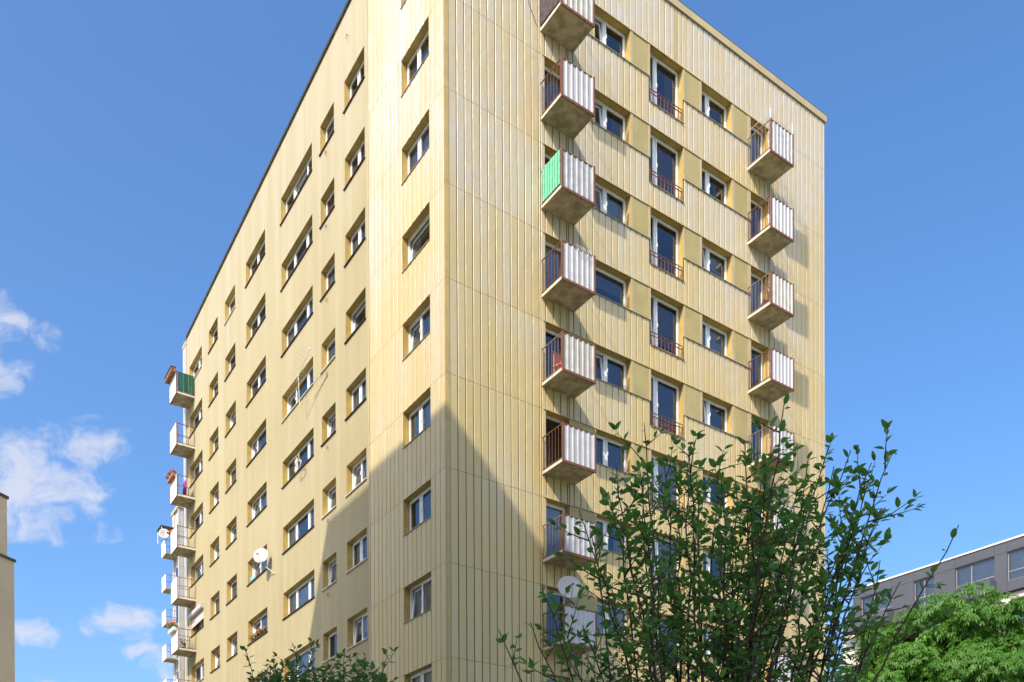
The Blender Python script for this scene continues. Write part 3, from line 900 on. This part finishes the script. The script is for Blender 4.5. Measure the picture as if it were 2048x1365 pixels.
# roller shutter over one window
t = link('roller_shutter', None, B, (PL, 28.92, zs(5)), ROT_L); t.empty_display_size = .1
hb = MB(); hb.box(0, 2.6, -.17, .0, 1.0, 1.2); hb.box(0.01, 2.59, -.15, -.002, .965, .999); hb.build('shutter_box', M['panel_white'], t)
for i in range(10):
    MB().box(.06, 2.54, .02, .034, .45 + i * .052, .497 + i * .052).build('shutter_slat', M['shutter'], t)

# ------------------------------------------------------------------ the block across, outside the picture on the left, whose shadow lies on the facade
def plain_block(name, label, x0, x1, y0, y1, H, mat, face, cols, rows, extra=None):
    """simple block in the grid of the yellow building; face '-x' or '+x' carries windows"""
    t = empty(name, bpos(0, 0, 0), YAW, label, 'apartment building')
    MB().box(x0, x1, y0, y1, 0, H - .4).build('wall', mat, t)
    MB().box(x0 - .15, x1 + .15, y0 - .15, y1 + .15, H - .4, H).build('roof', M['gutter'], t)
    return t
D0 = 17.6
HC = 16.22 + D0 * 2.17 / 2.19
yc = 9.32 - (D0 + .2) * 1.05 / 2.19
t = plain_block('apartment_block', 'cream block left of the camera, known from its shadow across the yellow facade', -D0 - 12 + .15, -D0 - .15, yc - 29, yc - .15, HC, M['beige_render'], '+x', 0, 0)
for n in range(11):
    for c in range(8):
        y = yc - 3 - c * 3.05
        wn2 = MB(); z = 1.6 + 2.8 * n
        bars(wn2, 1.5, 1.3, .07, 0, .06); 
        w0 = wn2.build('window', M['pvc'], t, (-D0 - .12, y - 1.5, z), math.pi / 2)
        MB().box(.07, 1.43, .02, .03, .07, 1.23).build('pane', M['glass'], w0)

# ------------------------------------------------------------------ the same kind of block further off, seen past the far corner
FB = empty('apartment_block', bpos(0, 0, 0), YAW, 'distant pale block with small balconies showing past the far left corner', 'apartment building')
MB().box(5.3, 30, 51.66, 53.6, 0, 33.0).build('wall', M['clad_far'], FB)
MB().box(9.0, 30, 53.6, 55.5, 0, 33.0).build('wall', M['plaster'], FB)
for i in range(8):
    for n in range(1, 12):
        MB().box(5.3 + i * .32 + .012, 5.3 + i * .32 + .308, 51.61, 51.655, HM + 2.8 * (n - 1) + .01, min(33.0, HM + 2.8 * n - .01)).build('cladding_strip', M['clad_far'], FB)
for n in range(1, 12):
    z0, z1 = HM + 2.8 * (n - 1) + .01, min(33.0, HM + 2.8 * n - .01)
    MB().box(5.22, 5.295, 53.02, 53.6, z0, z1).build('cladding_strip', M['clad_far'], FB)
    MB().box(5.22, 5.295, 51.61, 51.85, z0, z1).build('cladding_strip', M['clad_far'], FB)
MB().box(5.15, 30.2, 51.5, 53.75, 33.0, 33.25).build('roof', M['trim_pale'], FB)
for n in range(3, 11):
    z = 1.23 + 2.8 * n
    b = MB(); b.box(4.3, 5.215, 51.9, 53.2, z, z + .1); sb = b.build('balcony', M['concrete'], FB)
    MB().box(4.27, 4.295, 51.9, 53.2, z - .01, z + 1.15).build('front_panel', M['panel_flat'], sb)
    r_ = MB()
    for zz in (.55, 1.12): r_.box(4.3, 5.2, 51.9, 51.925, z + zz, z + zz + .025)
    for x in (4.30, 4.6, 4.9, 5.17): r_.box(x, x + .02, 51.9, 51.925, z + .1, z + 1.14)
    r_.build('side_railing', M['rail'], sb)
    w0 = MB().box(5.285, 5.299, 51.95, 52.95, z + .1, z + 2.1).build('balcony_door', M['pvc'], FB)
    MB().box(5.275, 5.284, 52.05, 52.85, z + .3, z + 2.0).build('pane', M['glass'], w0)
# canopy and dish on one of its balconies
t = empty('balcony_canopy', bpos(4.25, 51.9, 1.23 + 2.8 * 10 + 2.1), YAW, 'dark canopy over the top balcony of the distant block', 'canopy')
mb = MB(); mb.box(-.35, .95, -.1, 1.4, .0, .06); mb.build('canopy_sheet', M['gutter'], t)
mb = MB(); mb.tube([(-.25, 0, -.98), (-.25, 0, 0)], .03); mb.tube([(-.25, 1.3, -.98), (-.25, 1.3, 0)], .03); mb.build('post', M['white'], t)
dish('satellite_dish', 'white satellite dish on the distant block under a dark canopy', bpos(4.15, 51.75, 1.23 + 28 + 1.45), -RX * .35 - LY * 1 + Vector((0, 0, .25)), .42, bpos(4.3, 51.9, 1.23 + 28 + .9))
t = empty('awning_roll', bpos(4.5, 51.6, 1.23 + 28 + 1.62), YAW, 'rolled terracotta awning beside the distant dish', 'awning')
MB().tube([(-.12, 0, -.15), (.42, .1, .25)], .15, 10).build('roll', M['terracotta'], t)

# ------------------------------------------------------------------ plain wall at the left edge of the picture
LB = empty('beige_building', (0, 0, 0), 0, 'plain beige building wall with a stepped roof edge at the left edge', 'building')
dv = Vector((.307, .952, 0)).normalized(); nv = Vector((-dv.y, dv.x, 0))
def obox(t, P, la, lb, z0, z1, name, mat):
    mb = MB(); Q = [P, P - dv * la, P - dv * la + nv * lb, P + nv * lb]
    mb.v += [(*q.xy, z0) for q in Q] + [(*q.xy, z1) for q in Q]
    mb.f += [(0, 1, 2, 3), (7, 6, 5, 4), (4, 5, 1, 0), (5, 6, 2, 1), (6, 7, 3, 2), (7, 4, 0, 3)]; mb.m += [0] * 6
    return mb.build(name, mat, t)
P0 = Vector((-22.155, 40, 0)); P1 = P0 - dv * .35
obox(LB, P0, 12, 12, 0, 16.62, 'wall', M['beige_render'])
obox(LB, P1 + nv * .004, 11.6, 11.9, 16.74, 19.28, 'wall', M['beige_render'])
obox(LB, P0 - nv * .06 + dv * .06, 12.1, 12.2, 16.62, 16.735, 'coping', M['gutter'])
obox(LB, P1 - nv * .06 + dv * .06, 11.8, 12.0, 19.28, 19.40, 'coping', M['gutter'])

# ------------------------------------------------------------------ grey building on the right
GB = empty('grey_building', bpos(0, 0, 0), YAW, 'modern grey panelled building with large windows behind the bright green tree', 'building')
GX = 57.2
gw = {'D': (8.9, 12.48), 'C': (13.45, 16.58), 'B': (18.41, 20.18), 'A': (22.2, 25.2)}
hol = [(40 - b, 40 - a, 25.75, 27.95) for a, b in gw.values()]
gp = facade(hol, 14.0, 36.0, 24.9, 28.85, .22)
gp.build('wall', [M['grey_dark'], M['grey_dark']], GB, (GX, 40, 0), ROT_L)
PJ = [6, 8.9, 12.5, 13.46, 15.05, 16.61, 18.41, 20.2, 22.2, 23.74, 25.25, 26.0]
for a, b in zip(PJ[:-1], PJ[1:]):
    MB().box(GX - .04, GX - .004, a + .012, b - .012, 28.0 + .012, 28.80).build('facade_panel', M['grey_panel'], GB)
for a, b in ((6, 8.9), (12.49, 13.45), (16.59, 18.40), (20.19, 22.19), (25.21, 26.0)):
    MB().box(GX - .04, GX - .004, a + .012, b - .012, 24.95, 27.988).build('facade_panel', M['grey_panel'], GB)
for a, b in gw.values():
    MB().box(GX - .04, GX - .004, a + .012, b - .012, 24.95, 25.738).build('facade_panel', M['grey_panel'], GB)
MB().box(GX - .12, 80, 5, 26.08, 28.81, 28.95).build('roof_edge', M['beige_render'], GB)
MB().box(GX + .9, 80, 5, 25.9, 0, 28.8).build('inner_core', M['interior'], GB)
MB().box(GX, GX + .9, 25.75, 26.0, 24.9, 28.8).build('wall', M['grey_panel'], GB)
for (a, b), mull in ((gw['D'], [.5]), (gw['C'], [.4]), (gw['B'], [.5]), (gw['A'], [.42])):
    w = b - a
    f = MB(); bars(f, w, 2.2, .06, 0, .07)
    for q in mull: f.box(q * w - .035, q * w + .035, .003, .067, .061, 2.139)
    f.box(.061, w - .061, .004, .066, .70, .76)
    wd = f.build('window', M['alu'], GB, (GX + .12, b, 25.75), ROT_L)
    xs = [.06] + [q * w for q in mull] + [w - .06]
    for k in range(len(xs) - 1):
        p = MB(); p.quad((xs[k], .03, .06), (xs[k + 1], .03, .06), (xs[k + 1], .03, 2.14), (xs[k], .03, 2.14)); p.build('pane', M['glass'], wd)
    link('curtain', curtain_mesh(w - .1, 2.1, 0), wd, (.05, .3, .05), 0)
for y0, y1 in ((13.3, 17.2), (22.0, 26.3)):
    b = MB(); b.box(GX - 1.0, GX - .045, y0, y1, 24.98, 25.15); sb = b.build('balcony', M['grey_panel'], GB)
    p = MB(); p.box(GX - 1.04, GX - 1.003, y0, y1, 24.94, 25.95); p.box(GX - 1.0, GX - .045, y0 - .04, y0 - .003, 24.94, 25.95); p.build('parapet', M['grey_panel'], sb)
    MB().box(GX - 1.03, GX - .05, y0 + .03, y1 - .03, 24.90, 24.975).build('soffit', M['grey_dark'], sb)
# storeys below, light render
low = facade([(40 - 12.4, 40 - 9, 21.6, 24.4), (40 - 24, 40 - 19, 21.6, 24.2)], 14, 40 - 27.25, 0, 24.89, .5)
low.build('wall', [M['beige_render'], M['beige_render']], GB, (GX + .3, 40, 0), ROT_L)
MB().box(GX + .9, 79, 25.9, 27.2, 0, 26.5).build('wall', M['beige_render'], GB)
MB().box(GX + .3, 70, 27.0, 27.25, 0, 26.5).build('wall', M['beige_render'], GB)
for a, b in ((9, 12.4), (19, 24)):
    f = MB(); bars(f, b - a, 2.6, .07, 0, .07); f.box((b - a) / 2 - .04, (b - a) / 2 + .04, .003, .067, .071, 2.529)
    wd = f.build('window', M['alu'], GB, (GX + .7, b, 21.6), ROT_L)
    p = MB(); p.quad((.07, .03, .07), (b - a - .07, .03, .07), (b - a - .07, .03, 2.5), (.07, .03, 2.5)); p.build('pane', M['glass'], wd)

# ------------------------------------------------------------------ shrubs
def leaf_mesh(name, L, Wd, curl, seed):
    """one blade: pointed oval folded along the midrib and curled, with a short stalk"""
    mb = MB(); N = 5
    r = random.Random(seed)
    rows = []
    for i in range(N + 1):
        q = i / N
        hw = Wd * .5 * math.sin(math.pi * min(1, q ** .85 * .98 + .015)) ** .8
        x = L * (.10 + .90 * q); z = -curl * L * q * q
        base = len(mb.v)
        if i in (0, N): mb.v.append((x, 0, z)); rows.append((base,))
        else:
            up = hw * .35
            mb.v += [(x, -hw, z + up), (x, 0, z), (x, hw, z + up)]; rows.append((base, base + 1, base + 2))
    for a, b in zip(rows[:-1], rows[1:]):
        if len(a) == 1: mb.f += [(a[0], b[0], b[1]), (a[0], b[1], b[2])]
        elif len(b) == 1: mb.f += [(a[0], b[0], a[1]), (a[1], b[0], a[2])]
        else: mb.f += [(a[0], b[0], b[1], a[1]), (a[1], b[1], b[2], a[2])]
    i = len(mb.v); mb.v += [(0, -.0012, 0), (0, .0012, 0), (L * .11, .0012, 0), (L * .11, -.0012, 0)]; mb.f.append((i, i + 1, i + 2, i + 3))
    mb.m = [0] * len(mb.f)
    return mb
def shrub(name, label, base, tips, leaf_len, seed, spread, nleaf_scale=1.0, twig=(.16, .42), keep=300, bare=.25):
    r = random.Random(seed)
    T = empty(name, base, 0, label, 'shrub')
    base = Vector(base)
    wood = MB(); leaves = []
    def add_leaf(p, d, size):
        d = d.normalized()
        leaves.append((p.copy(), d, size, r.uniform(-1, 1)))
    def twig_run(p, d, ln, rad, depth, dens):
        d = d.normalized(); pts = [p.copy()]; rads = [rad]; n = max(3, int(ln / .05)); cur = p.copy()
        for i in range(n):
            d = (d + Vector((r.gauss(0, .09), r.gauss(0, .09), r.gauss(.05, .09)))).normalized()
            cur = cur + d * (ln / n); pts.append(cur.copy()); rads.append(max(.0012, rad * (1 - .75 * (i + 1) / n)))
        wood.tube(pts, rads, 4 if rad < .005 else 5, cap=False)
        step = leaf_len * .50 / dens
        k = 0; s = ln * (.12 if depth else .3)
        while s < ln:
            i = min(len(pts) - 2, int(s / ln * n)); q = pts[i].lerp(pts[i + 1], s / ln * n - i)
            t = (pts[i + 1] - pts[i]).normalized()
            ph = k * 2.4 + r.uniform(-.5, .5)
            a = t.orthogonal().normalized(); b = t.cross(a)
            out = a * math.cos(ph) + b * math.sin(ph)
            add_leaf(q, t * r.uniform(.2, .55) + Vector((out.x, out.y, out.z * .35)) * r.uniform(.7, 1.0) + Vector((0, 0, r.uniform(-.2, .3))), leaf_len * r.uniform(.62, 1.12))
            s += step * r.uniform(.6, 1.4); k += 1
        for k in range(3):
            add_leaf(pts[-1], d + Vector((r.gauss(0, .45), r.gauss(0, .45), r.gauss(.05, .3))), leaf_len * r.uniform(.6, 1.05))
        return pts
    for (tip, dens, leafy) in tips:
        tip = Vector(tip)
        b0 = base + Vector((r.gauss(0, .10), r.gauss(0, .10), 0))
        b0.x += (tip.x - base.x) * .18; b0.y += (tip.y - base.y) * .18
        ln = (tip - b0).length
        n = int(ln / .12)
        side = Vector((r.gauss(0, .06), r.gauss(0, .06), 0))
        pts, rads = [], []
        for i in range(n + 1):
            q = i / n
            p = b0.lerp(tip, q); 
            out = (tip - b0); out.z = 0
            p = p + out * (q ** 2.0 - q) * spread + side * math.sin(math.pi * q * 1.5)
            p += Vector((r.gauss(0, .008), r.gauss(0, .008), 0))
            pts.append(p); rads.append(.010 * (1 - q) ** .8 + .002)
        wood.tube(pts, rads, 6, cap=False)
        # leaves near the tip of the stem itself
        end = pts[-4:]
        for i in range(3): 
            t = (end[i + 1] - end[i])
            for k in range(int(4 * dens) + 1):
                q = end[i].lerp(end[i + 1], r.random()); a = t.normalized().orthogonal(); b = t.normalized().cross(a); ph = r.uniform(0, 6.28)
                add_leaf(q, t.normalized() * .7 + (a * math.cos(ph) + b * math.sin(ph)) * .8, leaf_len * r.uniform(.7, 1.15))
        s = ln * (1 - leafy)
        k = 0
        while s < ln * .985:
            i = min(n - 1, int(s / ln * n)); q = pts[i].lerp(pts[i + 1], s / ln * n - i); t = (pts[i + 1] - pts[i]).normalized()
            a = t.orthogonal().normalized(); b = t.cross(a); ph = k * 2.39 + r.uniform(-.6, .6)
            out = a * math.cos(ph) + b * math.sin(ph)
            rel = (s / ln - (1 - leafy)) / leafy
            tl = r.uniform(*twig) * (1 - .55 * rel)
            tp = twig_run(q, t * .55 + out * .9, tl, .0038, 1, dens)
            if tl > .26 and r.random() < .7:
                j = len(tp) // 2; tt = (tp[j + 1] - tp[j]).normalized(); aa = tt.orthogonal().normalized(); ph = r.uniform(0, 6.28)
                twig_run(tp[j], tt * .7 + (aa * math.cos(ph) + tt.cross(aa) * math.sin(ph)) * .8, tl * .55, .003, 1, dens)
            s += r.uniform(.058, .108) / dens; k += 1
    o = wood.build('stems', M['bark'], T, -base, smooth=True)
    protos = [leaf_mesh('leaf', 1.0, r_w, cu, i) for i, (r_w, cu) in enumerate(((.44, .16), (.50, .28), (.40, .08), (.47, -.06)))]
    pm = [p.mesh('leaf', M['leaf'], True) for p in protos]
    def basis(d, roll):
        up = Vector((0, 0, 1)); y = up.cross(d)
        y = y.normalized() if y.length > .05 else Vector((1, 0, 0))
        z = d.cross(y)
        c, s_ = math.cos(roll), math.sin(roll)
        y2 = y * c + z * s_
        return Matrix((d, y2, d.cross(y2))).transposed()
    def key(l):
        u, v = proj(l[0])
        if not (0 < u < 2048 and 0 < v < 1365): return 0
        return l[2] / (l[0] - CAM).length
    leaves.sort(key=key, reverse=True)
    rest = MB()
    for i, (p, d, sz, rl) in enumerate(leaves):
        mt = basis(d, rl * .75)
        if i < keep:
            ob = link('leaf', pm[i % 4], T)
            ob.matrix_local = Matrix.Translation(p - base) @ mt.to_4x4() @ Matrix.Scale(sz, 4)
        else:
            pr = protos[i % 4]; b_ = len(rest.v)
            rest.v += [tuple(mt @ (Vector(v) * sz) + p - base) for v in pr.v]
            rest.f += [tuple(b_ + k for k in f) for f in pr.f]; rest.m += pr.m
    if rest.v:
        ob = rest.build('leaves', M['leaf'], T, smooth=True); ob['kind'] = 'stuff'
    print(name, 'leaves', len(leaves))
    return T
def at(u, v, Y):
    d = ray(u, v); return CAM + d * (Y / d.y)
rs = random.Random(21)
tips = []
for (u, v, Y, dens, leafy) in [
    (1272, 850, 4.1, .8, .50), (1405, 858, 4.0, .9, .55), (1470, 895, 4.3, 1, .6), (1572, 822, 3.9, .7, .5), (1530, 880, 4.2, 1, .55), (1215, 1000, 4.0, .9, .5),
    (1335, 905, 4.4, 1, .6), (1625, 915, 4.2, .9, .5), (1693, 885, 4.0, .55, .35), (1785, 912, 4.1, .8, .35), (1872, 1052, 3.9, .35, .28), (1775, 960, 4.4, .8, .35),
    (1780, 1165, 4.0, .5, .3), (1715, 1010, 4.2, .9, .45), (1120, 1075, 3.9, .8, .35), (1165, 1030, 4.2, .9, .45), (1010, 1262, 3.9, .6, .2), (1060, 1245, 4.1, .7, .25), (1110, 1180, 4.2, .9, .35),
    (1440, 930, 3.8, 1, .6), (1380, 970, 4.5, 1, .6), (1290, 960, 3.8, 1, .6), (1560, 960, 3.8, 1, .6), (1500, 985, 4.5, 1, .6), (1640, 1010, 3.9, 1, .5), (1240, 1080, 4.4, 1, .55),
    (1430, 1060, 3.7, .8, .45), (1600, 1120, 4.0, .9, .4), (1690, 1130, 4.3, .9, .45), (1180, 1150, 4.5, .9, .4), (1290, 1180, 3.9, .8, .4),
    (1480, 1190, 3.8, .8, .4), (1650, 1230, 3.8, .8, .4), (1150, 1260, 4.0, .9, .4), (1740, 940, 4.2, .9, .3), (1762, 1000, 3.9, .9, .3), (1700, 955, 4.3, .9, .3), (1785, 1015, 4.2, .8, .28), (1680, 1060, 4.0, .9, .3), (1742, 1065, 4.3, .9, .3), (1720, 1110, 4.1, .8, .28),
    (1300, 920, 4.2, 1, .3), (1370, 900, 3.9, 1, .3), (1440, 890, 4.4, 1, .3), (1510, 905, 3.9, 1, .3), (1590, 900, 4.3, 1, .3), (1250, 960, 4.0, 1, .3), (1350, 950, 4.3, 1, .3), (1470, 950, 4.0, 1, .3), (1540, 930, 4.1, 1, .3), (1610, 960, 4.0, 1, .3)]:
    tips.append((at(u, v, Y), dens, leafy * .62 if leafy > .4 else leafy))
for i in range(4):
    q = rs.random(); tips.append((at(1160 + 470 * rs.random(), 960 + 400 * q, rs.uniform(3.65, 4.75)), 1.0, .24 + .10 * rs.random()))
shrub('leafy_shrub', 'large dark green shrub with many thin stems in front of the right hand facade', (at(1400, 1300, 4.1).x, 4.1, 0), tips, .054, 4, .9, twig=(.14, .40))
tips = []
for (u, v, Y, dens, leafy) in [
    (525, 1312, 7.0, .7, .25), (545, 1335, 7.3, .9, .3), (578, 1292, 7.1, .8, .25), (600, 1330, 6.8, 1, .3), (632, 1282, 7.0, .9, .3), (660, 1310, 7.4, 1, .35), (690, 1300, 7.0, .9, .3),
    (715, 1318, 6.8, .9, .3), (745, 1322, 7.2, .8, .25), (770, 1345, 7.0, .7, .25), (785, 1360, 7.2, .8, .25), (505, 1355, 7.1, .8, .25), (560, 1370, 7.4, 1, .3), (620, 1350, 7.3, 1, .35), (680, 1350, 6.9, 1, .35), (730, 1370, 7.1, 1, .35), (650, 1380, 7.2, 1, .35), (590, 1385, 7, 1, .3)]:
    tips.append((at(u, v, Y), dens, leafy))
for i in range(46):
    tips.append((at(rs.uniform(510, 780), rs.uniform(1315, 1400), rs.uniform(6.6, 7.6)), 1.0, .28))
shrub('leafy_shrub', 'smaller dark green shrub rising at the bottom edge below the plaster side', (at(645, 1300, 7.1).x, 7.1, 0), tips, .060, 9, .9, twig=(.14, .36))

# ------------------------------------------------------------------ chestnut tree
def chestnut(name, label, base, H, Rr, seed):
    r = random.Random(seed)
    T = empty(name, base, 0, label, 'tree')
    tw = MB(); tw.tube([(0, 0, 0), (.05, .03, 1.2), (0, .1, 2.6), (.1, .05, 4.2), (.05, 0, H * .62)], [.34, .27, .24, .18, .08], 10)
    C = Vector((0, 0, H - Rr * .92))
    clumps = []
    for i in range(170):
        th = r.uniform(0, 2 * math.pi); cz = r.uniform(-.62, 1)
        rr = Rr * r.uniform(.58, .93); s = math.sqrt(1 - cz * cz)
        P = C + Vector((s * math.cos(th) * rr, s * math.sin(th) * rr, cz * rr * .95))
        clumps.append((P, Rr * r.uniform(.11, .21)))
    for (P, q) in clumps[::3]:
        st = Vector((0, .03, r.uniform(2.2, 4.4))); mid = st.lerp(P, .5) + Vector((0, 0, -.3))
        tw.tube([st, mid, P], [.07, .045, .015], 6, cap=False)
    tw.build('trunk', M['bark2'], T, smooth=True)
    lf = MB()
    def palmate(c, nrm, size):
        nrm = nrm.normalized(); a = nrm.orthogonal().normalized(); b = nrm.cross(a); k = r.choice((5, 6, 7)); ph = r.uniform(0, 6.28)
        for i in range(k):
            an = ph + (i - (k - 1) / 2) * .82
            d = (a * math.cos(an) + b * math.sin(an)); L = size * (1 - .16 * abs(i - (k - 1) / 2)) 
            s = nrm.cross(d) * L * .17
            tipp = c + d * L - Vector((0, 0, r.uniform(.2, .6) * L)) ; midp = c + d * L * .58 + nrm * L * .10
            i0 = len(lf.v)
            lf.v += [tuple(c), tuple(midp + s), tuple(tipp), tuple(midp - s), tuple(midp - nrm * L * .04)]
            lf.f += [(i0, i0 + 1, i0 + 4), (i0 + 1, i0 + 2, i0 + 4), (i0 + 4, i0 + 2, i0 + 3), (i0, i0 + 4, i0 + 3)]; lf.m += [0] * 4
    n = 0
    for (P, q) in clumps:
        m_ = int(260 * (q / (Rr * .23)) ** 2)
        for i in range(m_):
            d = Vector((r.gauss(0, 1), r.gauss(0, 1), r.gauss(.35, .8))).normalized()
            c = P + Vector((d.x * q, d.y * q, d.z * q * .62)) * r.uniform(.72, 1.08)
            nn = (Vector((0, 0, 1)) * .7 + d * .8 + (c - C).normalized() * .5 + Vector((r.gauss(0, .5), r.gauss(0, .5), r.gauss(0, .4))))
            palmate(c, nn, r.uniform(.12, .20)); n += 1
    for i in range(3000):
        d = Vector((r.gauss(0, 1), r.gauss(0, 1), r.gauss(0, 1))).normalized() * Rr * r.uniform(.45, .80)
        palmate(C + d, Vector((r.gauss(0, 1), r.gauss(0, 1), r.gauss(0, 1))), r.uniform(.3, .42))
    lf.build('crown', M['chestnut'], T)
    print('palmate leaves', n)
P = at(1905, 1200, 30.0)
chestnut('chestnut_tree', 'bright green sunlit chestnut tree in front of the grey building', (P.x, P.y, 0), 11.6, 4.0, 13)
